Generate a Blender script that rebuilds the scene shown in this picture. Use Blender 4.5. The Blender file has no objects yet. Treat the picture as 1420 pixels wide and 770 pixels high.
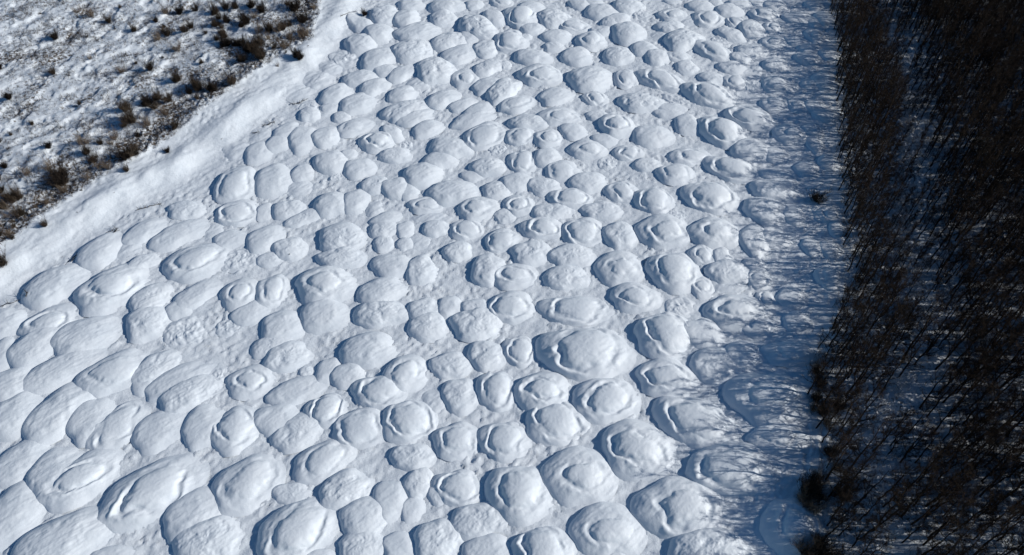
import bpy, math, random
import numpy as np
from mathutils import Vector, Matrix

# ---------------------------------------------------------------- camera, light
sc = bpy.context.scene
W0, H0 = 1420, 770
F = 1080.0                      # focal length in photo pixels
PITCH = math.radians(51.0)      # below the horizon
HC = 83.0                       # drone height
cam_d = bpy.data.cameras.new("camera")
cam = bpy.data.objects.new("camera", cam_d)
sc.collection.objects.link(cam)
cam.location = (0, 0, HC)
cam.rotation_euler = (math.pi/2 - PITCH, 0, 0)
cam_d.sensor_width = 36.0
cam_d.lens = 36.0*F/W0
cam_d.clip_end = 9000
cam_d.clip_start = 1
sc.camera = cam

SUN_EL = math.radians(27.0)
world = bpy.data.worlds.new("World"); sc.world = world
world.use_nodes = True
wn = world.node_tree
bg = wn.nodes['Background']
sky = wn.nodes.new('ShaderNodeTexSky')
sky.sky_type = 'NISHITA'; sky.sun_disc = False
sky.sun_elevation = SUN_EL; sky.sun_rotation = math.radians(92)
sky.air_density = 1.0; sky.dust_density = 0.1; sky.ozone_density = 2.5
hs = wn.nodes.new('ShaderNodeHueSaturation'); hs.inputs['Saturation'].default_value = 1.25
wn.links.new(sky.outputs[0], hs.inputs['Color']); wn.links.new(hs.outputs[0], bg.inputs[0])
bg.inputs[1].default_value = 0.060
sl = bpy.data.lights.new("sun", 'SUN'); sun = bpy.data.objects.new("sun", sl)
sc.collection.objects.link(sun)
sl.energy = 3.8; sl.angle = math.radians(0.5); sl.color = (1.0, 0.965, 0.915)
sdir = Vector((math.cos(SUN_EL), -0.035*math.cos(SUN_EL), math.sin(SUN_EL)))
sun.rotation_euler = sdir.to_track_quat('Z', 'Y').to_euler()
sun.location = (120, 60, 120)
sc.view_settings.view_transform = 'Standard'
sc.view_settings.look = 'None'
sc.view_settings.exposure = 0.0
sc.view_settings.gamma = 1.0
sc.render.engine = 'CYCLES'
sc.cycles.max_bounces = 5
sc.cycles.diffuse_bounces = 3

random.seed(7)
rng = np.random.default_rng(11)
col = sc.collection
sP, cP = math.sin(PITCH), math.cos(PITCH)

def ground(px, py):
    """photo pixel -> point on the ground plane, and pixels per metre there"""
    u, v = px - W0/2, py - H0/2
    t = HC/(sP + v/F*cP)
    return u/F*t, t*(cP - v/F*sP), F/t, math.atan2(sP + v/F*cP, math.hypot(cP - v/F*sP, u/F))

def to_pixel(x, y, z=0.0):
    d = y*cP - (z - HC)*sP
    return W0/2 + F*x/d, H0/2 - F*(y*sP + (z - HC)*cP)/d

# ---------------------------------------------------------------- noise
def perlin(x, y, seed=0):
    xi = np.floor(x).astype(np.int64); yi = np.floor(y).astype(np.int64)
    fx = x - xi; fy = y - yi
    def g(ix, iy, dx, dy):
        h = (ix*374761393 + iy*668265263 + seed*1442695041) & 0xffffffff
        h = ((h ^ (h >> 13))*1274126177) & 0xffffffff
        h = (h ^ (h >> 16)) & 0xffff
        a = h*(2*math.pi/65536)
        return np.cos(a)*dx + np.sin(a)*dy
    u = fx*fx*fx*(fx*(fx*6 - 15) + 10); v = fy*fy*fy*(fy*(fy*6 - 15) + 10)
    n0 = g(xi, yi, fx, fy)*(1 - u) + g(xi + 1, yi, fx - 1, fy)*u
    n1 = g(xi, yi + 1, fx, fy - 1)*(1 - u) + g(xi + 1, yi + 1, fx - 1, fy - 1)*u
    return (n0*(1 - v) + n1*v)*1.5

def fbm(x, y, seed=0, octv=3, gain=0.5):
    s = 0; a = 1.0; f = 1.0
    for k in range(octv):
        s = s + a*perlin(x*f + 13.7*k, y*f - 7.1*k, seed + k); a *= gain; f *= 2.03
    return s

def sstep(a, b, x):
    t = np.clip((x - a)/(b - a), 0, 1)
    return t*t*(3 - 2*t)

def polydist(x, y, pts):
    """signed distance (left of the line > 0) and position along a polyline"""
    best = np.full(np.shape(x), 1e9); sg = np.zeros(np.shape(x))
    for (ax, ay), (bx, by) in zip(pts[:-1], pts[1:]):
        dx, dy = bx - ax, by - ay; L2 = dx*dx + dy*dy
        t = np.clip(((x - ax)*dx + (y - ay)*dy)/L2, 0, 1)
        ex = x - (ax + t*dx); ey = y - (ay + t*dy)
        d = np.hypot(ex, ey)
        cr = dx*(y - ay) - dy*(x - ax)
        m = d < best
        best = np.where(m, d, best); sg = np.where(m, np.sign(cr), sg)
    return best*sg

def gpts(px):
    return [ground(a, b)[:2] for a, b in px]

BANK = gpts([(-120, 470), (0, 390), (75, 335), (150, 288), (230, 243), (300, 195), (360, 150), (410, 105), (450, 62), (478, 20), (500, -30), (530, -90)])
SCRUB = gpts([(a, b + 5) for a, b in [(-120, 425), (0, 352), (60, 310), (120, 268), (200, 222), (262, 178), (320, 132), (380, 92), (436, 58), (446, 25), (452, -30), (470, -90)]])
EDGE = gpts([(1146, -60), (1150, 0), (1163, 60), (1160, 120), (1166, 170), (1162, 230), (1170, 330), (1174, 385), (1152, 455), (1128, 500), (1120, 560), (1138, 600), (1150, 680), (1148, 770), (1148, 830)])
GAP = gpts([(1200, -40), (1206, 0), (1226, 60), (1242, 110), (1262, 190), (1256, 280), (1240, 330), (1262, 400), (1272, 445)])
GAP2 = gpts([(1262, 500), (1236, 560), (1188, 600), (1190, 650), (1222, 700), (1216, 780)])
ANGW = math.radians(42)         # wind direction that combed the snow
CW, SW = math.cos(ANGW), math.sin(ANGW)

# ---------------------------------------------------------------- mounds from the photograph
MOUNDS = """534 20 18 15 l 0
564 25 19 13 d 0
501 33 20 10 d -15
526 45 20 13 d -10
501 60 22 14 d -10
480 80 21 13 L 0
458 94 16 12 f 0
442 110 20 14 f 0
416 128 22 12 f 0
526 80 24 16 d 10
536 98 16 9 d 0
559 101 20 11 d 20
500 108 23 12 d 5
520 120 20 12 d 10
558 130 21 11 d 10
466 130 22 14 d 15
496 143 25 14 d 10
429 148 15 9 L 0
458 150 13 8 d 0
562 152 32 13 l 15
570 6 18 9 d 0
580 43 29 13 d 8
572 69 28 16 l 0
580 116 17 11 f 0
620 7 24 10 d 0
658 6 12 7.6 d 0
615 25 19 11 l 0
696 3 15 7 r 0
662 35 28 14 l -15
686 24 16 11 d -15
722 21 22 16 r 0
736 9 17 9 d 0
738 40 17 8 l 0
730 51 8 5 d 0
768 24 23 13 l 0
795 35 22 10 r 0
623 56 24 12 l 10
651 50 13 9 d 0
638 74 24 12.4 d 15
673 67 17 12 l 0
708 55 23 14 r 0
696 66 11 7 f 0
771 50 21 10 d 0
768 65 15 7 l 0
804 5 15 7.6 d 0
822 2 14 6 d 0
833 15 22 11 d 0
846 31 14 9 l 0
819 55 21 13 r 0
834 43 16 8 l 0
799 77 22 13 d 0
738 78 25 11 d -5
749 102 28 16 R 0
817 107 30 18 d 0
825 136 17 10 r 0
770 133 24 12 d 10
604 96 27 18 l 0
645 108 18 15 r 0
677 93 21 11 l 15
701 90 8 6.4 l 0
676 118 22 11 d 15
698 124 25 14 l 30
716 144 25 12 R 15
615 136 22 12 d 15
642 145 19 9 d 20
664 153 22 11 d 15
870 7 21 10 l 0
858 26 16 8 d 0
870 44 22 16 d 0
856 76 20 13 l 0
892 67 19 10 d 0
867 108 16 13 r 0
914 108 32 14 R -10
932 20 20 10 r 0
890 19 12 7 L 0
928 37 20 9 l 0
954 28 14 8 f 0
914 49 14 7 f 0
946 53 27 13 l 10
970 7 18 8 d 0
992 3 10 5 d 0
932 1 12 4 d 0
980 24 21 11 r 0
1010 14 19 9 d 0
1024 4 18 6 l 0
1050 4 11 5 d 0
1074 6 17 7 d 0
1058 19 21 9 r 0
1018 30 13 7.6 r 0
1041 39 18 12 l 0
1012 47 19 9 l -15
1000 55 14 7 L 0
1071 38 13 8.4 r 0
1094 3 10 4 d 0
1106 24 20 8 d 0
1128 7 12 7 d 0
1130 30 12 7 d 0
1130 49 14 10 r 0
1072 58 19 9.6 r 0
1103 57 14 7 d 0
1122 67 16 7 d 0
1120 81 18 9 d 0
987 68 25 13 r -12
910 78 17 11 d 0
940 78 17 8 r 0
951 93 16 9 l 0
1040 70 22 10 l 0
1026 80 14 9 l 0
1013 93 19 9 l 0
1048 94 8 6 f 0
1074 89 18 9 l 0
986 108 18 9 l 0
1018 112 16 10 r 0
1044 120 12 10 L 0
1076 116 23 11 r 0
1123 116 13 8 r 0
980 128 32 17 r -12
942 140 22 8 L -15
888 141 32 13 l 0
930 150 20 8 d 0
1072 144 20 11 r 0
1104 146 14 10 r 0
1130 147 14 10 d 0
430 158 16 10 l 0
474 162 13 8 l 0
452 156 12 7 f 0
492 176 25 12 r 15
399 181 19 11 d 15
386 199 16 13 d 0
421 192 19 20 d 0
453 189 20 15 d 0
361 186 14 10 f 0
327 208 18 12 f 0
359 212 19 15 d 0
329 254 29 24 r 0
380 249 26 22 d 0
420 240 15 14 d 0
414 260 18 12 f 0
460 224 23 17 d 0
485 213 11 7 d 0
499 233 21 15 d 0
468 245 12 7 L 0
524 195 26 15 r 0
544 185 16 10 d -25
548 215 23 11 l 0
564 201 10 6 L 0
520 256 21 13 l 0
550 260 20 16 d 0
460 282 22 18 d 0
494 278 18 18 d 0
520 290 12 12 f 0
330 294 30 17 r 0
367 294 12 12 d 0
400 290 22 14 l 0
424 301 26 10 l 20
536 303 20 10 d 15
576 163 25 10 d 15
593 178 22 11 d 15
656 164 30 12 d 15
672 187 31 17 R 15
624 204 29 16 d -10
610 222 23 14 d 0
586 241 26 19 d 0
568 266 13 14 d 0
732 169 26 12 l 0
774 160 27 13 r 0
721 188 21 13 r 0
759 191 19 13 r 0
794 182 18 12 d 0
828 160 15 8 l 0
838 194 18 10 d 0
814 206 25 15 r 0
690 208 12 8 L 0
724 224 19 17 r 0
758 218 18 15 d 0
780 236 25 14 r 0
676 231 23 14 l 0
655 244 15 9 d 0
629 266 33 19 d 0
716 252 22 14 d 0
688 264 20 13 l 0
753 258 22 13 l 0
815 252 26 15 d 0
790 274 28 15 r 0
834 292 26 14 l 0
719 284 22 15 r 0
663 288 29 17 r 10
591 284 24 13 r 0
700 299 14 11 l 0
765 293 28 13 l 0
842 226 14 10 L 0
598 302 28 8 f 0
854 172 24 17 r 0
861 265 22 16 r 0
1038 161 34 15 r -15
928 157 20 8 d 0
953 172 19 14 d 0
998 179 31 20 r -12
1094 184 22 14 r 0
1130 201 12 12 d 0
904 187 27 16 d 0
870 211 20 11 r 0
896 228 19 10 l 0
1041 207 26 16 d 0
1075 214 18 11 d 0
956 216 30 13 r 0
935 240 25 15 r 0
1012 232 35 17 r -10
1078 242 26 10 l 0
1118 234 18 12 d 0
1072 263 34 14 l -8
982 270 36 23 r 0
905 276 26 19 r 0
1060 290 30 19 l 0
1112 296 20 14 L 0
1132 296 8 10 d 0
938 300 14 10 L 0
202 320 26 16 d 25
250 324 35 17 d 20
142 346 28 23 d 35
180 346 18 13 f 0
200 363 20 12 l 15
158 396 44 30 r 15
274 360 43 25 r 15
80 392 38 26 d 15
10 446 26 19 d 0
70 446 35 22 r 15
210 414 26 22 l 20
206 446 28 24 l 0
274 408 30 17 d 25
250 428 17 15 d 0
258 460 28 22 L 0
260 290 26 12 l 0
4 492 20 22 d 20
53 478 35 26 d 20
121 464 43 25 d 15
90 510 48 22 d 22
18 532 28 24 d 10
160 514 43 27 r 20
218 508 30 20 l 30
202 530 16 16 d 0
248 526 44 18 d 25
264 544 38 22 l 20
22 574 34 28 d 20
84 570 42 30 d 40
128 582 30 28 d 30
164 590 38 26 R 35
222 596 36 26 d 20
284 590 30 28 d 30
376 478 26 16 l 20
398 494 32 20 l 10
424 515 9 8 r 0
454 514 15 20 d -15
482 520 24 18 d 0
510 484 38 24 d 0
302 526 14 20 L 0
348 528 31 23 r 0
412 542 36 20 d 15
562 516 30 26 r 0
526 542 35 25 r 0
566 582 36 30 r 0
452 568 27 23 r 15
384 580 30 22 d 10
414 598 34 24 l 25
328 594 32 30 r 30
500 592 38 26 r 0
320 332 24 13 d 5
296 320 12 12 f 0
368 330 24 19 d 15
402 344 22 17 l 0
374 360 18 10 l 0
334 360 30 16 L 0
474 328 32 20 l 0
474 357 32 16 l 0
452 393 40 27 r 0
450 436 35 23 d 0
334 406 25 22 r 0
378 402 21 23 r 0
348 434 24 16 d 20
532 318 19 13 l 0
532 338 14 12 l 0
544 368 28 18 d 0
529 402 33 18 d 10
528 434 36 19 l 0
392 452 30 22 d 0
316 454 16 12 L 0
562 318 12 12 d 0
562 338 12 10 d 0
604 316 18 12 l 0
580 336 16 10 f 0
646 318 22 15 r 0
634 348 20 14 l 0
696 332 25 16 r 10
676 372 22 22 l 35
712 382 31 19 r 0
736 350 26 18 l 0
751 315 28 17 r 0
808 320 30 19 r 0
792 354 30 18 l 0
784 384 30 18 l 0
708 424 33 22 r 0
796 428 48 21 r 0
587 430 21 19 l 0
594 452 28 20 l 0
624 426 16 18 d 0
660 428 21 16 l 0
660 448 33 24 l 0
584 374 21 21 l 0
859 325 22 20 l 0
918 318 34 25 r 0
988 320 33 22 r 0
858 370 31 26 r 0
932 374 34 28 r 0
972 353 18 15 r 0
1000 356 14 12 l 0
1008 376 28 18 l 0
1008 394 22 12 f 0
972 398 16 15 r 0
879 411 34 21 r 0
942 426 21 15 L 0
921 462 39 33 r 0
974 462 26 22 d 0
1018 430 42 25 r 0
1052 454 26 14 r 0
1044 332 20 21 l 0
1068 328 26 14 f 0
1046 366 15 9 l 0
1052 386 17 15 r 0
1062 414 13 12 r 0
1126 342 16 12 d 0
674 492 26 22 l 0
720 486 22 23 r 0
809 485 62 37 r 0
625 506 26 20 l 0
638 548 24 26 l 0
602 556 18 18 f 0
688 540 28 29 r 0
750 542 38 29 r 0
838 552 43 32 r 0
770 584 41 30 r 0
633 610 31 26 r 0
698 610 34 28 r 0
924 522 42 26 r 0
992 505 33 26 l 0
1028 492 27 20 l 0
1098 488 41 18 r 0
1066 550 58 38 r 0
962 582 53 36 r -15
882 620 50 40 r 0
1080 606 45 22 r 0
1012 646 62 34 r 0
940 702 60 44 r 0
984 764 58 30 l 0
1096 728 40 38 r 0
842 734 48 40 r 0
858 774 16 12 d 0
634 676 33 26 r 0
608 686 14 16 l 0
718 682 44 41 r 0
802 658 47 42 r 0
662 722 36 26 l 0
606 748 32 30 l 0
676 764 36 22 d 0
752 764 42 36 r 0
580 670 20 22 l 0
572 634 30 20 l 0
572 706 16 20 d 0
344 668 45 37 r 20
448 638 41 28 r 20
478 678 36 25 l 20
404 684 25 16 l 0
412 734 52 42 r 20
444 774 22 12 d 0
506 716 34 29 d 0
502 758 30 24 l 0
542 692 24 28 d 0
554 758 24 20 d 0
270 712 38 34 d 25
290 748 44 32 l 10
30 638 38 26 d 25
78 652 34 30 d 35
114 662 50 31 r 30
212 678 66 40 r 25
22 710 38 36 d 30
94 744 62 34 d 20
160 771 30 14 d 0
1143 111 20 12 d 0
1145 160 18 10 d 0
1148 297 18 12 r 0
1150 385 20 16 r 0
1160 318 12 12 d 0
1150 345 16 12 d 0
1100 298 18 13 d 0
1143 25 16 9 d 0
1150 75 14 9 d 0
1150 225 16 12 d 0
1098 412 22 14 d 0
1105 446 20 14 d 0
1125 180 14 9 l 0
1090 255 16 9 l 0
"""
class Mound: pass
mounds = []
rnd = random.Random(5)
for ln in MOUNDS.strip().split('\n'):
    p = ln.split()
    px, py, rx, ry = map(float, p[:4]); kind = p[4]
    if kind == 'r' and rx < 11: kind = 'l'
    a = math.radians(float(p[5]))
    m = Mound(); m.px, m.py, m.kind = px, py, kind
    gx, gy, s, dep = ground(px, py)
    m.rx, m.ry = rx, ry
    k_ = 1.03 if kind in 'dl' else 1.02; rx *= k_; ry *= k_
    A = np.array([rx*math.cos(a)/s, rx*math.sin(a)/(s*math.sin(dep))])
    B = np.array([-ry*math.sin(a)/s, ry*math.cos(a)/(s*math.sin(dep))*0.91])
    m.A, m.B = A, B
    rmin = min(np.hypot(*A), np.hypot(*B)); rmean = math.sqrt(np.hypot(*A)*np.hypot(*B))
    hf = {'r': .31, 'R': .27, 'd': .275, 'l': .285, 'f': .17, 'L': .12}[kind]
    m.h = hf*(0.55*rmin + 0.45*rmean)*rnd.uniform(.9, 1.1)
    m.h = min(m.h, 1.9)
    if px < 430: m.h *= .86
    # the visible blob sits above its base: move the base towards the camera
    sh = 0.30*m.h/math.tan(dep)
    m.x, m.y = gx, gy - sh
    m.s = s; m.r = rmean
    m.seed = rnd.randrange(10000); m.dep = dep
    m.square = rnd.uniform(2.1, 2.9)
    mounds.append(m)

def mound_height(m, u, v, wx, wy):
    """u, v: local unit coordinates (outline at radius 1). Height above the ground."""
    ang = np.arctan2(v, u)
    k = m.square
    c0 = (m.seed % 628)/100.0
    ru = u*math.cos(.4) + v*math.sin(.4); rv = -u*math.sin(.4) + v*math.cos(.4)
    rho = (np.abs(ru)**k + np.abs(rv)**k)**(1/k)
    wob = 1 + .055*np.sin(2*ang + c0) + .045*np.sin(3*ang + 2*c0) + .03*np.sin(5*ang + 3*c0) \
          + .05*perlin(2.2*np.cos(ang) + c0, 2.2*np.sin(ang), m.seed)
    rho = rho/wob
    # left (u<0) is steep, right side drifts out softly
    side = .5 + .5*np.cos(ang + .35)
    q = .54 + .88*side
    rho = rho/(1 + .13*side)
    pw = 5.0 - 2.6*side
    if m.kind == 'f': q = q*0 + 1.15; pw = pw*0 + 2.2
    base = np.clip(1 - rho**pw, 0, 1)**q
    out = np.clip(rho - 1, 0, 1)
    # combed detail
    a = (wx*CW + wy*SW); b = (-wx*SW + wy*CW)
    comb = fbm(a/2.6 + c0, b/.75, m.seed, 3)
    lump = fbm(wx/1.5 + c0, wy/1.5, m.seed + 9, 3, .45)
    inn = sstep(1.0, .72, rho)
    edge = sstep(1.0, .9, rho)
    z = base*m.h
    if m.kind in 'rR':
        ou = u - .06 - .07*math.sin(c0) + .13*perlin(1.7*u + c0, 1.7*v, m.seed + 3) + .045*perlin(5*u, 5*v + c0, m.seed + 13)
        ov = v - .07*math.cos(2*c0) + .13*perlin(1.7*u, 1.7*v + c0, m.seed + 4) + .045*perlin(5*u + c0, 5*v, m.seed + 14)
        el = 1 + .16*math.sin(5*c0)
        ou, ov = (ou*math.cos(c0) + ov*math.sin(c0))*el, (-ou*math.sin(c0) + ov*math.cos(c0))/el
        kk = 2.0 + .5*(1 + math.sin(7*c0))
        r2 = (np.abs(ou)**kk + np.abs(ov)**kk)**(1/kk)
        ci = .56 + .09*math.sin(3*c0)
        left = .45 + .55*np.clip(-np.cos(ang - .25), -0.2, 1)
        brk = sstep(-.30, .35, perlin(1.3*u + 5 + c0, 1.3*v, m.seed + 5) + .22*left)*(.30 + .85*abs(math.sin(4*c0)))
        brk = brk*sstep(.05, .3, r2)
        z = z*(.80 if m.kind == 'r' else .88)
        cap = np.clip(1 - (r2/ci)**(4.2 - 1.8*side), 0, 1)**.85
        z = z + (.27 if m.kind == 'r' else .17)*m.h*cap*sstep(1, .6, rho)
        gd = (r2 - ci*1.10)/.09
        rd = (r2 - ci*1.10 - .16)/.09
        amp = m.h*(.10 + .10*left)*brk
        z = z - amp*np.exp(-gd*gd)*1.15 + amp*.75*np.exp(-rd*rd)*edge
        z = z + inn*m.h*(.045*comb*(1 - .7*cap) + .05*lump*(1 - .88*cap))
    elif m.kind == 'd':
        e = np.exp(-((np.hypot(u + .12, v) - .55)/.16)**2)
        z = z + inn*m.h*(.05*comb + .022*lump + .10*e*np.clip(lump, -1, 1))
    elif m.kind == 'l':
        rid = 1 - np.abs(lump)*2
        z = z + inn*m.h*(.065*comb + .12*lump + .05*rid)
        e = fbm(wx/.55, wy/.55, m.seed + 4, 2)
        z = z + inn*.04*np.abs(e)
    elif m.kind == 'f':
        z = z + inn*m.h*(.2*comb + .12*lump)
    else:
        e = fbm(wx/.8, wy/.8, m.seed + 4, 3, .6)
        z = z + inn*(m.h*.35*lump + .10*e)
    fine = perlin(wx/.38, wy/.38, m.seed + 21)
    z = z + edge*.012*fine - out*1.6
    return z, rho

# smooth ground rise (snow gathers between the mounds)
GX0, GX1, GY0, GY1, GS = -125.0, 135.0, 15.0, 165.0, 0.5
gxs = np.arange(GX0, GX1, GS); gys = np.arange(GY0, GY1, GS)
def samp(G, x, y):
    fx = np.clip((x - GX0)/GS, 0, len(gxs) - 1.001); fy = np.clip((y - GY0)/GS, 0, len(gys) - 1.001)
    i = fx.astype(int); j = fy.astype(int); a = fx - i; b = fy - j
    return (G[j, i]*(1 - a) + G[j, i + 1]*a)*(1 - b) + (G[j + 1, i]*(1 - a) + G[j + 1, i + 1]*a)*b

def zones(x, y):
    sb = polydist(x, y, SCRUB)               # > 0 : scrub side
    scrub = sstep(-.3, 1.2, sb)
    fo = sstep(-1.0, 1.5, polydist(x, y, EDGE))   # forest side
    return scrub, fo, sb

def g_smooth(x, y):
    """large-scale height of the ground"""
    x = np.asarray(x, float); y = np.asarray(y, float)
    bk = polydist(x, y, BANK)
    sb = polydist(x, y, SCRUB)
    wv = 1 + .35*perlin(x/7, y/7, 3)
    bank = 1.15*wv*sstep(-3.6, 2.2, bk)*(1 - .75*sstep(4, 30, bk))
    rise = .25*np.exp(-((sb - .6)/1.6)**2)
    bank = bank + .40*(wv + .5*perlin(x/3, y/3, 19))*np.exp(-((bk - .3)/1.7)**2)*sstep(1.0, -1.0, sb)
    h = samp(HB, x, y) + bank + rise + .25*perlin(x/17, y/17, 8)
    return h

def blur(a, sig):
    n = int(3*sig/GS); k = np.exp(-.5*(np.arange(-n, n + 1)*GS/sig)**2); k /= k.sum()
    a = np.apply_along_axis(lambda r: np.convolve(r, k, 'same'), 0, a)
    return np.apply_along_axis(lambda r: np.convolve(r, k, 'same'), 1, a)
def build_rise():
    global HM, HB, COV
    HM = np.zeros((len(gys), len(gxs)))
    for m in mounds:
        R = 1.15*max(abs(m.A[0]) + abs(m.B[0]), abs(m.A[1]) + abs(m.B[1]))
        i0, i1 = np.searchsorted(gxs, [m.x - R, m.x + R]); j0, j1 = np.searchsorted(gys, [m.y - R, m.y + R])
        if i1 <= i0 or j1 <= j0: continue
        X, Y = np.meshgrid(gxs[i0:i1], gys[j0:j1])
        Mi = np.linalg.inv(np.array([[m.A[0], m.B[0]], [m.A[1], m.B[1]]]))
        dx, dy = X - m.x, Y - m.y
        u = Mi[0, 0]*dx + Mi[0, 1]*dy; v = Mi[1, 0]*dx + Mi[1, 1]*dy
        HM[j0:j1, i0:i1] = np.maximum(HM[j0:j1, i0:i1], m.h*np.clip(1 - (u*u + v*v)**1.3, 0, 1)**.8)
    COV = np.clip(HM/.5, 0, 1)
    HB = blur(HM, 1.3)*.55
build_rise()
for _m in mounds:
    _m.y -= float(g_smooth(np.array([_m.x]), np.array([_m.y]))[0])*.9/math.tan(_m.dep)
build_rise()

def g_fine(x, y):
    scrub, fo, sb = zones(x, y)
    bk = np.abs(polydist(x, y, BANK))
    smooth = np.exp(-(bk/2.9)**4)*(1 - scrub)
    a = (x*CW + y*SW); b = (-x*SW + y*CW)
    comb = fbm(a/2.4, b/.8, 31, 3)
    rub = fbm(x/.62, y/.62, 41, 3, .6)
    patch = sstep(-.25, .35, perlin(x/4.2, y/4.2, 51))
    field = .085*comb + rub*(.05 + .10*patch) + .16*patch*(.35 - np.abs(fbm(a/1.1, b/.55, 47, 3, .6)))
    bankf = .07*comb + .025*rub + .22*perlin(x/3.3, y/3.3, 61) + .12*sstep(.1, .6, perlin(x/2.2, y/2.2, 63))*fbm(x/.8, y/.8, 65, 2)
    # scrub: low flat hummocks, rubble along its border
    pl = fbm((x*CW + y*SW)/4.6, (-x*SW + y*CW)/3.0, 71, 2)
    hum = .30*sstep(-.2, .12, pl) + .08*pl
    bord = np.exp(-((sb - 2.6)/2.6)**2)
    sc_ = hum*(1 - .6*bord) + rub*(.05 + .26*bord + .16*patch) + .07*comb + .12*np.abs(fbm(x/1.3, y/1.3, 77, 2))
    fof = .30*fbm(x/3.3, y/3.3, 81, 3) + .24*rub
    cov = samp(COV, x, y)
    z = (field*(1 - smooth) + bankf*smooth)*(1 - .6*cov)*(1 - scrub)*(1 - fo) + sc_*scrub + fof*fo
    z = z - .12*sstep(.6, 1, cov)
    # wheel ruts of the track along the wood
    for off in RUT:
        d = polydist(x, y, off)
        m_ = sstep(46, 43, y)
        z = z - .28*np.exp(-(d/.22)**2)*m_ + .09*np.exp(-((np.abs(d) - .5)/.2)**2)*m_
    return z
RUT = [gpts([(1119, 560), (1118, 620), (1118, 700), (1114, 800)]), gpts([(1140, 560), (1141, 620), (1142, 700), (1140, 800)])]

def g_all(x, y):
    x = np.atleast_1d(np.asarray(x, float)); y = np.atleast_1d(np.asarray(y, float))
    return g_smooth(x, y) + g_fine(x, y)

# ---------------------------------------------------------------- materials
def mat(name, rgb, rough=.8, bump=None, spec=.2):
    m = bpy.data.materials.new(name); m.use_nodes = True
    nt = m.node_tree; b = nt.nodes['Principled BSDF']
    b.inputs['Base Color'].default_value = (*rgb, 1); b.inputs['Roughness'].default_value = rough
    b.inputs['Specular IOR Level'].default_value = spec
    return m, nt, b

def snow_mat(name, rgb, fine=1.0, soil=False):
    m, nt, b = mat(name, rgb, .55, spec=.3)
    tc = nt.nodes.new('ShaderNodeTexCoord')
    geo = nt.nodes.new('ShaderNodeNewGeometry')
    n1 = nt.nodes.new('ShaderNodeTexNoise'); n1.inputs['Scale'].default_value = 2.6; n1.inputs['Detail'].default_value = 7; n1.inputs['Roughness'].default_value = .62
    mp = nt.nodes.new('ShaderNodeMapping'); mp.inputs['Rotation'].default_value = (0, 0, -ANGW); mp.inputs['Scale'].default_value = (.45, 1.5, 1)
    nt.links.new(geo.outputs['Position'], mp.inputs[0])
    nt.links.new(geo.outputs['Position'], n1.inputs['Vector'])
    n2 = nt.nodes.new('ShaderNodeTexNoise'); n2.inputs['Scale'].default_value = 1.6; n2.inputs['Detail'].default_value = 6
    nt.links.new(mp.outputs[0], n2.inputs['Vector'])
    mx = nt.nodes.new('ShaderNodeMath'); mx.operation = 'ADD'
    nt.links.new(n1.outputs[0], mx.inputs[0]); nt.links.new(n2.outputs[0], mx.inputs[1])
    bp = nt.nodes.new('ShaderNodeBump'); bp.inputs['Strength'].default_value = 1.0; bp.inputs['Distance'].default_value = .033*fine
    nt.links.new(mx.outputs[0], bp.inputs['Height']); nt.links.new(bp.outputs[0], b.inputs['Normal'])
    # faint natural variation of the snow itself
    n3 = nt.nodes.new('ShaderNodeTexNoise'); n3.inputs['Scale'].default_value = .35; n3.inputs['Detail'].default_value = 5
    nt.links.new(geo.outputs['Position'], n3.inputs['Vector'])
    cr = nt.nodes.new('ShaderNodeValToRGB')
    cr.color_ramp.elements[0].position = .3; cr.color_ramp.elements[0].color = (rgb[0]*.93, rgb[1]*.945, rgb[2]*.96, 1)
    cr.color_ramp.elements[1].position = .7; cr.color_ramp.elements[1].color = (*rgb, 1)
    nt.links.new(n3.outputs[0], cr.inputs[0])
    if soil:
        at = nt.nodes.new('ShaderNodeAttribute'); at.attribute_name = 'litter'
        n4 = nt.nodes.new('ShaderNodeTexNoise'); n4.inputs['Scale'].default_value = 2.3; n4.inputs['Detail'].default_value = 8; n4.inputs['Roughness'].default_value = .75
        nt.links.new(geo.outputs['Position'], n4.inputs['Vector'])
        ad = nt.nodes.new('ShaderNodeMath'); ad.operation = 'MULTIPLY_ADD'; ad.inputs[1].default_value = .30; ad.inputs[2].default_value = 0
        nt.links.new(at.outputs['Fac'], ad.inputs[0])
        a2 = nt.nodes.new('ShaderNodeMath'); a2.operation = 'ADD'
        nt.links.new(ad.outputs[0], a2.inputs[0]); nt.links.new(n4.outputs[0], a2.inputs[1])
        rp = nt.nodes.new('ShaderNodeValToRGB')
        rp.color_ramp.elements[0].position = .74; rp.color_ramp.elements[0].color = (0, 0, 0, 1)
        rp.color_ramp.elements[1].position = .84; rp.color_ramp.elements[1].color = (1, 1, 1, 1)
        nt.links.new(a2.outputs[0], rp.inputs[0])
        mc = nt.nodes.new('ShaderNodeMix'); mc.data_type = 'RGBA'
        nt.links.new(rp.outputs[0], mc.inputs['Factor'])
        nt.links.new(cr.outputs[0], mc.inputs['A']); mc.inputs['B'].default_value = (.10, .075, .055, 1)
        nt.links.new(mc.outputs['Result'], b.inputs['Base Color'])
    else:
        nt.links.new(cr.outputs[0], b.inputs['Base Color'])
    return m
SNOW = snow_mat('snow_crust', (.805, .85, .885))
SNOWG = snow_mat('snow_ground', (.80, .845, .88), 2.2, True)
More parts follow.
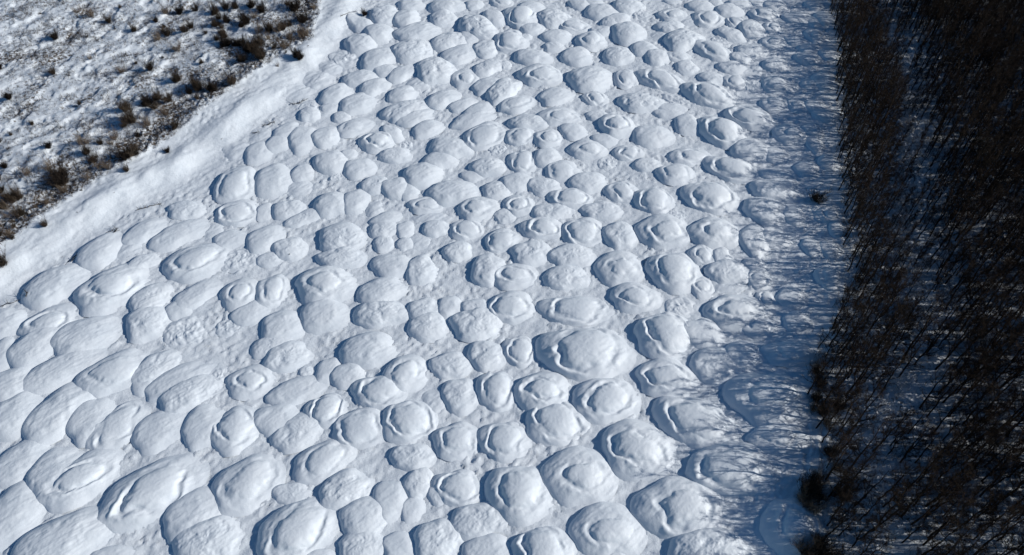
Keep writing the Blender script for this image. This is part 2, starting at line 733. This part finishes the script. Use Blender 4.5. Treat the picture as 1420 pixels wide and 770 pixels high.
def wood_mat(name, c1, c2):
    m, nt, b = mat(name, c1, .9, spec=.1)
    oi = nt.nodes.new('ShaderNodeNewGeometry')
    n = nt.nodes.new('ShaderNodeTexNoise'); n.inputs['Scale'].default_value = .6; n.inputs['Detail'].default_value = 4
    nt.links.new(oi.outputs['Position'], n.inputs['Vector'])
    cr = nt.nodes.new('ShaderNodeValToRGB')
    cr.color_ramp.elements[0].position = .38; cr.color_ramp.elements[0].color = (*c1, 1)
    cr.color_ramp.elements[1].position = .62; cr.color_ramp.elements[1].color = (*c2, 1)
    nt.links.new(n.outputs[0], cr.inputs[0]); nt.links.new(cr.outputs[0], b.inputs['Base Color'])
    return m
BARK = wood_mat('dark_bark', (.022, .018, .016), (.040, .030, .024))
TWIG = wood_mat('dark_twigs', (.024, .018, .014), (.046, .031, .022))
SHRUB = wood_mat('shrub_twigs', (.045, .036, .028), (.085, .062, .045))
PALE = wood_mat('pale_twigs', (.16, .12, .09), (.24, .19, .14))
FROST = wood_mat('snow_laden_twigs', (.50, .52, .55), (.78, .80, .84))  # near white, so the added brush brightens the clearing in the wood

# ---------------------------------------------------------------- mesh helpers
def mk_mesh(name, V, Fq, material, smooth=False):
    me = bpy.data.meshes.new(name)
    V = np.asarray(V, np.float32); Fq = np.asarray(Fq, np.int32); k = Fq.shape[1]
    me.vertices.add(len(V)); me.vertices.foreach_set('co', V.ravel())
    me.loops.add(Fq.size); me.loops.foreach_set('vertex_index', Fq.ravel())
    me.polygons.add(len(Fq)); me.polygons.foreach_set('loop_start', np.arange(0, Fq.size, k, dtype=np.int32))
    me.polygons.foreach_set('loop_total', np.full(len(Fq), k, np.int32))
    if smooth: me.polygons.foreach_set('use_smooth', np.ones(len(Fq), bool))
    me.update(calc_edges=True)
    if material: me.materials.append(material)
    return me

def link(name, me, parent=None, loc=(0, 0, 0)):
    o = bpy.data.objects.new(name, me); col.objects.link(o); o.location = loc
    if parent: o.parent = parent
    return o

def tag(o, label=None, cat=None, group=None, kind=None):
    if label: o['label'] = label
    if cat: o['category'] = cat
    if group: o['group'] = group
    if kind: o['kind'] = kind
    return o

def grid_faces(ny, nx):
    j, i = np.meshgrid(np.arange(ny - 1), np.arange(nx - 1), indexing='ij')
    a = (j*nx + i).ravel()
    return np.stack([a, a + 1, a + nx + 1, a + nx], 1)

# ---------------------------------------------------------------- ground
def axis(lo, hi, step, far):
    c = list(np.arange(lo, hi, step)); s = step*1.5; x = c[-1]
    r = []
    while x < far: x += s; s *= 1.35; r.append(x)
    s = step*1.5; x = lo; l = []
    while x > -far: x -= s; s *= 1.35; l.append(x)
    return np.array(l[::-1] + c + r)
ax_ = axis(-103, 122, .26, 3500); ay_ = axis(22, 142, .26, 3500)
X, Y = np.meshgrid(ax_, ay_)
Xf, Yf = X.ravel(), Y.ravel()
Z = np.zeros_like(Xf)
near = (Xf > -124) & (Xf < 133) & (Yf > 16) & (Yf < 163)
Z[near] = g_all(Xf[near], Yf[near])
me = mk_mesh('snow_ground', np.stack([Xf, Yf, Z], 1), grid_faces(len(ay_), len(ax_)), SNOWG, True)
scr, fo, sb = zones(Xf, Yf)
att = me.attributes.new('litter', 'FLOAT', 'POINT')
bd = np.exp(-((sb - 2.4)/3.0)**2)
lit = scr*(.63 + .46*bd + .5*perlin(Xf/6, Yf/6, 91)) + fo*(.62 + .3*perlin(Xf/4, Yf/4, 95))
att.data.foreach_set('value', np.clip(lit, 0, 1).astype(np.float32))
tag(link('ground', me), kind='structure')

# ---------------------------------------------------------------- snow mounds
def mound_mesh(m):
    na = int(np.clip(m.rx*2.6, 44, 150)); nr = int(np.clip(m.rx*.95, 16, 52))
    rr = np.linspace(0, 1, nr)**.85*1.16
    th = np.arange(na)*2*math.pi/na
    R, T = np.meshgrid(rr[1:], th, indexing='ij')
    u = np.concatenate([[0], (R*np.cos(T)).ravel()]); v = np.concatenate([[0], (R*np.sin(T)).ravel()])
    wx = m.x + m.A[0]*u + m.B[0]*v; wy = m.y + m.A[1]*u + m.B[1]*v
    z, rho = mound_height(m, u, v, wx, wy)
    gz = g_smooth(wx, wy)
    zz = gz + z - .03
    zc = float(g_smooth(np.array([m.x]), np.array([m.y]))[0])
    V = np.stack([wx - m.x, wy - m.y, zz - zc], 1)
    q = []
    k = np.arange(na); k2 = (k + 1) % na
    tri = np.stack([np.zeros(na, int), 1 + k, 1 + k2], 1)
    for r in range(nr - 2):
        a = 1 + r*na
        q.append(np.stack([a + k, a + na + k, a + na + k2], 1)); q.append(np.stack([a + k, a + na + k2, a + k2], 1))
    Fq = np.concatenate([tri] + q)
    return V, Fq, zc

order = sorted(range(len(mounds)), key=lambda i: -mounds[i].rx*mounds[i].ry)
top = set(order[:300])
used_pos = set()
def pos_phrase(px, py):
    fx, fy = px/W0*100, py/H0*100
    fx = min(max(fx, 0), 100); fy = min(max(fy, 0), 100)
    a, b = '%d' % round(fx), '%d' % round(fy)
    if (a, b) in used_pos: a, b = '%.1f' % fx, '%.1f' % fy
    used_pos.add((a, b))
    if '.' in a: return '%s%% across, %s%% down' % (a, b)
    return 'at %s%% across and %s%% down the photo' % (a, b)
big = 0
restV, restF, off = [], [], 0
for rank, i in enumerate(order):
    m = mounds[i]
    V, Fq, zc = mound_mesh(m)
    if i in top:
        me = mk_mesh('snow_mound', V, Fq, SNOW, True)
        o = link('snow_mound', me, None, (m.x, m.y, zc))
        size = 'big' if rank < 40 else ('middling' if rank < 170 else 'small')
        look = {'r': 'ringed snow mound with raised crest', 'R': 'broad ringed snow mound', 'd': 'smooth rounded snow mound',
                'l': 'lumpy snow mound', 'f': 'low flattened snow mound', 'L': 'low rough snow mound'}[m.kind]
        zone = ''
        bkd = abs(float(polydist(np.array([m.x]), np.array([m.y]), BANK)[0])) - m.r
        if m.px > 1075: zone = ' shaded by the wood'
        elif bkd < 2.5 and m.px < 600: zone = ' near the snow bank'
        lab = '%s %s%s, %s' % (size, look, zone, pos_phrase(m.px, m.py))
        if len(lab.split()) > 16: lab = '%s %s, %s' % (size, look, lab.split(', ', 1)[1])
        tag(o, lab, 'snow mound', 'snow mounds covering the field')
    else:
        V[:, 0] += m.x; V[:, 1] += m.y; V[:, 2] += zc
        restV.append(V); restF.append(Fq + off); off += len(V)
if restV:
    me = mk_mesh('snow_mounds', np.concatenate(restV), np.concatenate(restF), SNOW, True)
    tag(link('snow_mounds', me), 'small distant snow mounds filling the gaps between the larger ones', 'snow mounds', None, 'stuff')

# ---------------------------------------------------------------- woody plants
class Sticks:
    """collects tapered three-sided sticks"""
    def __init__(s): s.V = []; s.F = []; s.n = 0
    def add(s, P0, P1, r0, r1):
        P0 = np.atleast_2d(P0); P1 = np.atleast_2d(P1)
        n = len(P0); r0 = np.broadcast_to(r0, (n,)); r1 = np.broadcast_to(r1, (n,))
        d = P1 - P0; L = np.linalg.norm(d, axis=1, keepdims=True) + 1e-9; d = d/L
        ref = np.where(np.abs(d[:, 2:3]) < .9, np.array([[0, 0, 1.]]), np.array([[1., 0, 0]]))
        a = np.cross(d, ref); a /= np.linalg.norm(a, axis=1, keepdims=True); b = np.cross(d, a)
        rings = []
        for P, r in ((P0, r0), (P1, r1)):
            for k in range(3):
                t = k*2*math.pi/3
                rings.append(P + (a*math.cos(t) + b*math.sin(t))*r[:, None])
        V = np.stack(rings, 1).reshape(-1, 3)
        base = s.n + np.arange(n)[:, None]*6
        Q = np.array([[0, 1, 4, 3], [1, 2, 5, 4], [2, 0, 3, 5]])
        Fq = (base[:, :, None] + Q[None]).reshape(-1, 4)
        s.V.append(V); s.F.append(Fq); s.n += len(V)
    def blades(s, P0, P1, w):
        """flat twigs: two crossed slivers each"""
        P0 = np.atleast_2d(P0); P1 = np.atleast_2d(P1); n = len(P0)
        d = P1 - P0; r = rng.normal(size=(n, 3)); a = np.cross(d, r); a /= np.linalg.norm(a, axis=1, keepdims=True) + 1e-9
        V = np.stack([P0 - a*w, P0 + a*w, P1 + a*w*.35, P1 - a*w*.35], 1).reshape(-1, 3)
        Fq = s.n + np.arange(n)[:, None]*4 + np.arange(4)[None]
        s.V.append(V); s.F.append(Fq); s.n += len(V)
    def arr(s): return np.concatenate(s.V), np.concatenate(s.F)

def make_tree(h, seed, dense=1.0, spread=.30):
    r = np.random.default_rng(seed)
    tr, cr = Sticks(), Sticks()
    # trunk, slightly crooked
    n = 7; pts = [np.zeros(3)]; pts[0][2] = -.4
    lean = r.normal(0, .035, 2)
    for k in range(1, n + 1):
        z = h*.93*k/n
        pts.append(np.array([lean[0]*z + r.normal(0, .06), lean[1]*z + r.normal(0, .06), z]))
    rb = .012*h + .02
    rad = lambda z: rb*(1 - .88*max(0, z)/h)
    for a, b in zip(pts[:-1], pts[1:]): tr.add(a, b, rad(a[2]), rad(b[2]))
    def at(z):
        f = z/(h*.93)*n; i = int(min(max(f, 0), n - 1e-6)); t = f - i
        return pts[i]*(1 - t) + pts[i + 1]*t
    S1, E1 = [], []
    nl = int(15*dense)
    tw0, tw1 = [], []
    for k in range(nl):
        z = h*(.19 + .75*((k + r.uniform(0, 1))/nl)); p = at(z)
        az = r.uniform(0, 2*math.pi); L = h*spread*(1.05 - .75*(z/h))*r.uniform(.6, 1.15)
        up = r.uniform(.5, 1.3)
        d = np.array([math.cos(az), math.sin(az), up]); d /= np.linalg.norm(d)
        q = p + d*L*.55; e = q + (d + np.array([0, 0, .35]) + r.normal(0, .12, 3))*L*.5
        r0 = rad(z)*.55
        tr.add(p, q, r0, r0*.6); tr.add(q, e, r0*.6, .008)
        for j in range(int(6*dense)):
            t = r.uniform(.2, 1); s = (p + (q - p)*t/.55) if t < .55 else (q + (e - q)*(t - .55)/.45)
            dd = d*.7 + r.normal(0, .55, 3) + np.array([0, 0, .45]); dd /= np.linalg.norm(dd)
            l2 = L*r.uniform(.22, .5); f = s + dd*l2
            S1.append(s); E1.append(f)
            for w in range(10):
                tt = r.uniform(.1, 1); s2 = s + (f - s)*tt
                d3 = dd*.6 + r.normal(0, .6, 3) + np.array([0, 0, .35]); d3 /= np.linalg.norm(d3)
                tw0.append(s2); tw1.append(s2 + d3*r.uniform(.25, .75)*(.5 + .05*h))
    cr.add(np.array(S1), np.array(E1), .016, .006)
    cr.blades(np.array(tw0), np.array(tw1), .0085)
    return tr.arr(), cr.arr()

TREES = []
hs = [10.5, 9.2, 8.4, 11.4, 7.6, 9.8, 6.6, 8.9]
for k, h in enumerate(hs):
    (tv, tf), (cv, cf) = make_tree(h, 100 + k, 1.15, .27)
    TREES.append((mk_mesh('tree_trunk', tv, tf, BARK), mk_mesh('tree_crown', cv, cf, TWIG), tv, tf, cv, cf, h))

# tree positions: forest right of the edge, thinner along the clearing
cand = rng.uniform([28, 18], [120, 150], (15000, 2))
cx, cy = cand[:, 0], cand[:, 1]
de = polydist(cx, cy, EDGE)
dg = np.minimum(np.abs(polydist(cx, cy, GAP)), 99); dg2 = np.abs(polydist(cx, cy, GAP2))
upx, upy = to_pixel(cx, cy)
keep = (de > -.4) & (upx < 1420 + 170) & (upy < 830) & (upy > -60)
pg = .45 + .55*sstep(.2, 1.7, dg); pg2 = sstep(1.0, 4.0, dg2)
clump = sstep(-.5, .1, perlin(cx/5, cy/5, 121))
prob = (.03 + .97*pg)*(.25 + .75*pg2)*(.45 + .55*clump)
prob *= np.where((upy > 540) & (upx < 1215), .75, 1)
prob *= np.where((upy > 400) & (upy <= 540) & (upx < 1200), .9, 1)
sg_ = polydist(cx, cy, GAP); sg2_ = polydist(cx, cy, GAP2)
prob = prob*np.where((upy < 450) & (sg_ > 0) & (sg_ < 6), .9, 1)*np.where((upy >= 450) & (sg2_ > 0) & (sg2_ < 5), .85, 1)
prob = prob*np.where(upx < 1215, 1.0, np.where(upy < 480, .70, .62)) + .6*(de < 3)*(de > -.3)*(dg > 1.5)*(.4 + .6*clump)
keep &= rng.uniform(0, 1, len(cx)) < prob
P = cand[keep]; DE = de[keep]; DG = dg[keep]
# thin out trees standing too close together
sel = []
cell = {}
for idx, (x, y) in enumerate(P):
    k = (int(x//1.15), int(y//1.15)); ok = True
    for a in (-1, 0, 1):
        for b in (-1, 0, 1):
            for j in cell.get((k[0] + a, k[1] + b), []):
                if (P[j][0] - x)**2 + (P[j][1] - y)**2 < 1.2: ok = False
    if ok: cell.setdefault(k, []).append(idx); sel.append(idx)
P = P[sel]; DE = DE[sel]; DG = DG[sel]
GZ = g_all(P[:, 0], P[:, 1])
def vis(p):
    u, v = to_pixel(p[0], p[1]); return -30 < u < 1425 and -5 < v < 800
inview = [i for i in range(len(P)) if vis(P[i])]
inview.sort(key=lambda i: P[i][1]**2 + P[i][0]**2)
ind = set(inview[:300])
sv = {'t': [], 'c': []}; sf = {'t': [], 'c': []}; so = {'t': 0, 'c': 0}
for i, (x, y) in enumerate(P):
    k = rng.integers(0, len(TREES)); tm, cm, tv, tf, cv, cf, h = TREES[k]
    sc_ = rng.uniform(.85, 1.15)*(.86 + .14*float(sstep(1, 5, DE[i])))*(.58 + .42*float(sstep(1.0, 6, DG[i])))
    az = rng.uniform(0, 6.283); z = GZ[i]
    if i in ind:
        r = bpy.data.objects.new('bare_tree', None); col.objects.link(r)
        r.empty_display_size = .5
        r.location = (x, y, z); r.rotation_euler = (0, 0, az); r.scale = (sc_, sc_, sc_)
        u, v = to_pixel(x, y)
        hh = h*sc_
        look = 'tall bare dark tree' if hh > 9 else ('bare dark tree' if hh > 7 else 'low bare dark tree')
        where = 'on the edge of the wood' if DE[i] < 2 else 'in the wood'
        tag(r, '%s %s, foot %s' % (look, where, pos_phrase(u, v).replace(' and ', ', ').replace(' the photo', '')), 'tree', 'bare trees of the wood')
        link('trunk', tm, r); link('crown', cm, r)
    else:
        c, s = math.cos(az), math.sin(az)
        for key, vv, ff in (('t', tv, tf), ('c', cv, cf)):
            w = np.empty_like(vv); w[:, 0] = (vv[:, 0]*c - vv[:, 1]*s)*sc_ + x; w[:, 1] = (vv[:, 0]*s + vv[:, 1]*c)*sc_ + y; w[:, 2] = vv[:, 2]*sc_ + z
            sv[key].append(w.astype(np.float32)); sf[key].append(ff + so[key]); so[key] += len(vv)
fv = np.concatenate(sv['t'] + sv['c']); ff = np.concatenate(sf['t'] + [f + so['t'] for f in sf['c']])
fm = mk_mesh('bare_forest', fv, ff, BARK); fm.materials.append(TWIG)
nt_ = sum(len(f) for f in sf['t']); mi = np.ones(len(ff), np.int32); mi[:nt_] = 0
fm.polygons.foreach_set('material_index', mi)
tag(link('bare_forest', fm), 'dark mass of bare leafless trees filling the farther part of the wood', 'forest', None, 'stuff')
del fv, ff, sv, sf

# undergrowth in the wood: thin saplings and brush nobody could count
ub = Sticks()
c2 = rng.uniform([28, 18], [112, 145], (16000, 2))
d2 = polydist(c2[:, 0], c2[:, 1], EDGE)
q1, q2 = to_pixel(c2[:, 0], c2[:, 1])
k2 = (d2 > -.5) & (q1 < 1480) & (q2 < 820) & (rng.uniform(0, 1, len(c2)) < .30 + .7*(d2 < 3.5)*sstep(-.5, .1, perlin(c2[:, 0]/1.7, c2[:, 1]/1.7, 133)) + .5*sstep(-.3, .3, perlin(c2[:, 0]/3, c2[:, 1]/3, 131)))
dgg = np.minimum(np.abs(polydist(c2[:, 0], c2[:, 1], GAP)), np.abs(polydist(c2[:, 0], c2[:, 1], GAP2)))
k2 &= rng.uniform(0, 1, len(c2)) < .25 + .75*sstep(.8, 3, dgg)
c2 = c2[k2]; d2 = d2[k2]; z2 = g_all(c2[:, 0], c2[:, 1])
for rep in range(6):
    n = len(c2); b = np.stack([c2[:, 0] + rng.normal(0, .12, n), c2[:, 1] + rng.normal(0, .12, n), z2 - .1], 1)
    e = b + np.stack([rng.normal(0, .35, n), rng.normal(0, .35, n), rng.uniform(.6, 2.2, n)*np.where(d2 < 3.5, 1.45, 1)], 1)
    ub.blades(b, e, .014)
    mdp = b + (e - b)*rng.uniform(.3, .8, (n, 1))
    ub.blades(mdp, mdp + rng.normal(0, .35, (n, 3)) + np.array([0, 0, .3]), .009)
v, f = ub.arr()
gb = Sticks()  # snow-laden brush added in the clearing, pale and tall to catch the sun
c4 = rng.uniform([40, 18], [90, 145], (60000, 2))
d4 = np.minimum(np.abs(polydist(c4[:, 0], c4[:, 1], GAP)), np.abs(polydist(c4[:, 0], c4[:, 1], GAP2)) + .3)
n4 = perlin(c4[:, 0]/1.3, c4[:, 1]/1.3, 171)
k4 = (rng.uniform(0, 1, len(c4)) < sstep(2.2, .3, d4)*sstep(-.05, .25, n4))
c4 = c4[k4]; z4 = g_all(c4[:, 0], c4[:, 1])
for rep in range(6):
    n = len(c4); b = np.stack([c4[:, 0] + rng.normal(0, .12, n), c4[:, 1] + rng.normal(0, .12, n), z4 + rng.uniform(-.05, 2.4, n)*rng.uniform(.2, 1, n)], 1)
    e = b + np.stack([rng.normal(0, .28, n), rng.normal(0, .28, n), rng.uniform(.0, .4, n)], 1)
    gb.blades(b, e, .075)
v4, f4 = gb.arr()
tag(link('added_snowy_brush', mk_mesh('added_snowy_brush', v4, f4, FROST)), 'added snow laden brush raised to catch sun along the narrow clearing in the wood', 'brush', None, 'stuff')
tag(link('undergrowth', mk_mesh('undergrowth', v, f, TWIG)), 'thin dark brush covering the snow under the bare trees', 'undergrowth', None, 'stuff')

# ---------------------------------------------------------------- shrubs
def make_shrub(seed, stems, h, spread, thick, twigs):
    r = np.random.default_rng(seed); st, tw = Sticks(), Sticks()
    for k in range(stems):
        az = r.uniform(0, 6.283); t = r.uniform(0, spread)
        b = np.array([math.cos(az), math.sin(az), 0])*r.uniform(0, .18)*h; b[2] = -.1
        d = np.array([math.cos(az)*t, math.sin(az)*t, 1.]); L = h*r.uniform(.35, 1.05)*(.75 + .35*math.sin(2*az + seed))
        m1 = b + d*L*.5 + r.normal(0, .04*h, 3); e = m1 + (d*.8 + r.normal(0, .12, 3))*L*.45
        st.add(b, m1, thick, thick*.65); st.add(m1, e, thick*.65, thick*.3)
        n = twigs; tt = r.uniform(.15, 1, n)[:, None]
        s = np.where(tt < .5, b + (m1 - b)*tt*2, m1 + (e - m1)*(tt - .5)*2)
        dd = r.normal(0, .5, (n, 3)) + np.array([0, 0, .8]) + d*.3
        tw.blades(s, s + dd*h*r.uniform(.10, .24, (n, 1)), thick*.6)
    return st.arr(), tw.arr()
def shrub_set(name, mt, params):
    o = []
    for k, p in enumerate(params):
        (a, b), (c, d) = make_shrub(*p)
        o.append((mk_mesh(name + '_stems', a, b, mt), mk_mesh(name + '_twigs', c, d, mt)))
    return o
DENSE = shrub_set('shrub', SHRUB, [(1, 60, 1, .6, .008, 26), (2, 52, 1, .8, .008, 26), (3, 70, 1, .5, .008, 22)])
DARK = shrub_set('dark_shrub', BARK, [(4, 80, 1, .65, .009, 30), (5, 70, 1, .85, .009, 32)])
LOOSE = shrub_set('pale_shrub', PALE, [(6, 34, 1, .6, .006, 16), (7, 40, 1, .75, .006, 16)])
LOW = shrub_set('tuft', SHRUB, [(8, 26, 1, 1.3, .028, 7), (9, 22, 1, 1.6, .028, 7)])
SNOWY = 0
KINDS = {'b': (DENSE, 'brown leafless shrub'), 'k': (DARK, 'dense dark shrub'), 'p': (LOOSE, 'thin pale see-through shrub'), 'w': (LOW, 'low dark tuft of dry stems')}
SH = """T 0 0
95 660 55 k
20 460 60 k
10 320 40 k
410 240 60 k
625 250 62 w
340 170 36 w
440 180 30 w
650 70 85 p
760 130 55 b
810 195 50 w
935 195 55 b
840 45 32 b
1160 60 80 p
1255 70 55 k
1095 125 38 k
1110 240 70 p
1340 170 60 b
170 410 42 w
270 300 18 w
400 480 50 b
400 520 30 w
880 370 48 w
960 430 26 b
1075 455 60 k
865 470 62 p
765 555 34 w
635 570 22 w
890 630 28 w
575 710 34 b
1060 690 80 k
1130 640 80 b
1260 510 85 b
1280 630 50 w
1395 570 60 b
920 720 85 b
200 650 32 w
205 705 32 w
185 745 20 w
1150 395 50 w
1370 320 40 w
300 85 44 w
330 580 30 w
730 215 22 w
650 390 34 p
610 430 18 w
120 275 26 w
500 210 20 w
560 60 50 p
T 284 0
90 60 80 b
95 150 60 b
175 130 55 k
275 175 45 k
175 270 85 k
285 285 70 k
245 285 60 k
380 300 90 b
345 20 60 k
420 40 70 k
650 30 75 k
710 110 75 k
475 165 75 b
540 170 90 p
590 365 34 w
740 175 38 w
740 320 28 w
10 420 40 b
90 590 80 k
230 540 80 b
160 30 70 b
1110 90 42 k
300 445 26 p
530 440 30 p
30 220 30 b
600 20 40 b
235 25 60 b
790 30 50 p
T 0 154
950 30 110 b
1250 90 60 b
650 190 90 p
390 225 46 k
920 290 85 k
1000 140 36 k
60 370 46 k
40 440 46 k
470 440 130 k
240 400 80 p
150 560 105 b
80 520 50 k
200 570 60 b
385 520 34 w
245 65 34 b
160 15 24 w
110 150 26 b
30 190 40 b
620 530 44 w
780 385 44 w
930 385 46 b
1190 265 38 k
670 430 60 p
590 682 18 w
370 750 50 b
60 640 40 b
180 650 110 p
850 150 75 p
750 210 40 b
90 260 50 w
300 640 40 p
45 690 36 w
T 0 308
85 235 85 b
12 105 50 b
150 80 36 b
430 240 16 w
T 852 154
1400 580 90 b
T 1136 616
-50 250 90 b
-10 190 80 p
-85 300 95 b
-95 380 90 p
-125 340 75 p
-60 420 80 p
-20 330 80 b
-130 690 80 p
-80 740 85 b
-30 700 80 p
-10 650 80 b
40 740 90 b
110 120 90 p
150 300 100 b
60 30 70 b
T 1136 462
-42 200 70 p
-30 250 45 b
5 330 70 b
-35 430 60 b
-60 500 50 p
20 520 70 b
60 590 90 p
130 480 80 b
T 284 154
140 165 20 w
345 97 10 w
385 150 14 w
T 0 154
850 546 16 w
T 284 308
597 215 22 w"""
def surf_z(x, y):
    z = float(g_all(x, y)[0])
    for m in mounds:
        if abs(m.x - x) < 12 and abs(m.y - y) < 12:
            Mi = np.linalg.inv(np.array([[m.A[0], m.B[0]], [m.A[1], m.B[1]]]))
            u = Mi[0, 0]*(x - m.x) + Mi[0, 1]*(y - m.y); v = Mi[1, 0]*(x - m.x) + Mi[1, 1]*(y - m.y)
            if u*u + v*v < 1:
                h, _ = mound_height(m, np.array([u]), np.array([v]), np.array([x]), np.array([y]))
                z = max(z, float(g_smooth(np.array([x]), np.array([y]))[0]) + float(h[0]) - .03)
    return z
rb = random.Random(77)
bor = [(0, 340), (60, 300), (120, 258), (200, 212), (262, 168), (320, 122), (380, 82), (436, 48)]
SH += '\nT 0 0'
for k in range(46):
    i = rb.randrange(len(bor) - 1); t = rb.random()
    bx = bor[i][0] + (bor[i + 1][0] - bor[i][0])*t; by = bor[i][1] + (bor[i + 1][1] - bor[i][1])*t
    o_ = rb.uniform(4, 52); SH += '\n%d %d %d %s' % ((bx - .55*o_)*5, (by - .8*o_)*5, rb.uniform(30, 95), rb.choice('bbpp'))
for k in range(26):
    SH += '\n%d %d %d %s' % (rb.uniform(190, 430)*5, rb.uniform(0, 80)*5, rb.uniform(30, 80), rb.choice('bbpk'))
ox = oy = 0
for ln in SH.split('\n'):
    p = ln.split()
    if p[0] == 'T': ox, oy = int(p[1]), int(p[2]); continue
    px, py, hp = ox + float(p[0])/5, oy + float(p[1])/5, float(p[2])/5
    sets, look = KINDS[p[3]]
    py2 = py + hp*.45 if p[3] != 'w' else py + 1
    x, y, s, dep = ground(px, py2)
    hh = max(.22, hp/(s*math.cos(dep)*.9)) if p[3] != 'w' else hp/s*.45
    z = surf_z(x, y)
    # the ground rises a little: slide the foot so the plant keeps its place
    y -= z/math.tan(dep); z = surf_z(x, y)
    k = rnd.randrange(len(sets))
    nm = {'b': 'shrub', 'k': 'shrub', 'p': 'shrub', 'w': 'dry_tuft'}[p[3]]
    r = bpy.data.objects.new(nm, None); col.objects.link(r); r.empty_display_size = .3
    r.location = (x, y, z); r.rotation_euler = (0, 0, rnd.uniform(0, 6.28)); r.scale = (hh, hh, hh)
    if px > 1050: where = 'beside the wood'
    elif hh > 1.6: where = 'on the scrubland'
    else: where = 'in the snow'
    size = 'tall' if hh > 1.9 else ('middling' if hh > .9 else 'small')
    lab = '%s %s %s, %s' % (size, look, where, pos_phrase(px, py)) ; ph_ = lab.split(', ', 1)[1]
    if len(lab.split()) > 16: lab = '%s %s, %s' % (size, look, ph_)
    tag(r, lab, 'shrub' if p[3] != 'w' else 'dry tuft', 'shrubs and tufts on the snow')
    link('stems', sets[k][0], r); link('twigs', sets[k][1], r)

# fallen sticks lying on the snow bank
def stick(px0, py0, px1, py1):
    a = ground(px0, py0); b = ground(px1, py1)
    pts = []
    n = 5
    for k in range(n + 1):
        t = k/n; x = a[0] + (b[0] - a[0])*t + rnd.uniform(-.12, .12); y = a[1] + (b[1] - a[1])*t + rnd.uniform(-.12, .12)
        z = surf_z(x, y); y -= z/math.tan(a[3]); z = surf_z(x, y) + .05 + rnd.uniform(0, .06)
        pts.append(np.array([x, y, z]))
    o0 = pts[0].copy(); s = Sticks()
    for k, (p, q) in enumerate(zip(pts[:-1], pts[1:])): s.add(p - o0, q - o0, .055 - .006*k, .049 - .006*k)
    for k in range(5):
        i = rnd.randrange(1, n); p = pts[i] - o0
        d = np.array([rnd.uniform(-.7, .7), rnd.uniform(-.7, .7), rnd.uniform(.1, .6)])
        s.add(p, p + d, .03, .012)
    v, f = s.arr()
    o = link('fallen_branch', mk_mesh('fallen_branch', v, f, BARK), None, tuple(o0))
    tag(o, 'thin dark fallen branch, %s' % pos_phrase((px0 + px1)/2, (py0 + py1)/2), 'branch', 'fallen branches along the snow bank')
for a in [(0, 425, 30, 416), (92, 366, 114, 348), (100, 362, 112, 350), (147, 323, 166, 320), (190, 292, 208, 287), (205, 288, 225, 282), (402, 145, 418, 143),
          (412, 143, 428, 137), (372, 173, 382, 170), (350, 185, 362, 184), (365, 175, 382, 169), (160, 324, 165, 316), (43, 408, 48, 403), (476, 22, 496, 16)]:
    stick(*a)

# dry grass and stems over the scrub: nobody could count them
gs = Sticks()
c3 = rng.uniform([-110, 60], [-20, 150], (60000, 2))
s3 = polydist(c3[:, 0], c3[:, 1], SCRUB)
q1, q2 = to_pixel(c3[:, 0], c3[:, 1])
den = .15 + .5*sstep(-.1, .5, fbm(c3[:, 0]/5, c3[:, 1]/5, 141, 2)) + .9*np.exp(-((s3 - 3)/3)**2)
k3 = (s3 > .2) & (q1 > -20) & (q2 > -20) & (rng.uniform(0, 1, len(c3)) < den*1.6)
c3 = c3[k3]; s3 = s3[k3]; z3 = g_all(c3[:, 0], c3[:, 1])
for rep in range(5):
    n = len(c3); tall = .15 + .75*np.exp(-((s3 - 3.5)/2.8)**2)*sstep(.0, .4, perlin(c3[:, 0]/2.6, c3[:, 1]/2.6, 151)) + .7*sstep(.25, .6, perlin(c3[:, 0]/3.5, c3[:, 1]/3.5, 153)); b = np.stack([c3[:, 0] + rng.normal(0, .1, n), c3[:, 1] + rng.normal(0, .1, n), z3 - .05], 1)
    e = b + np.stack([rng.normal(0, .2, n), rng.normal(0, .2, n), rng.uniform(.2, .6, n)*(.7 + tall)], 1)
    gs.blades(b, e, .016)
v, f = gs.arr()
tag(link('dry_grass', mk_mesh('dry_grass', v, f, SHRUB)), 'dry grass stems poking through the snow of the scrubland', 'dry grass', None, 'stuff')
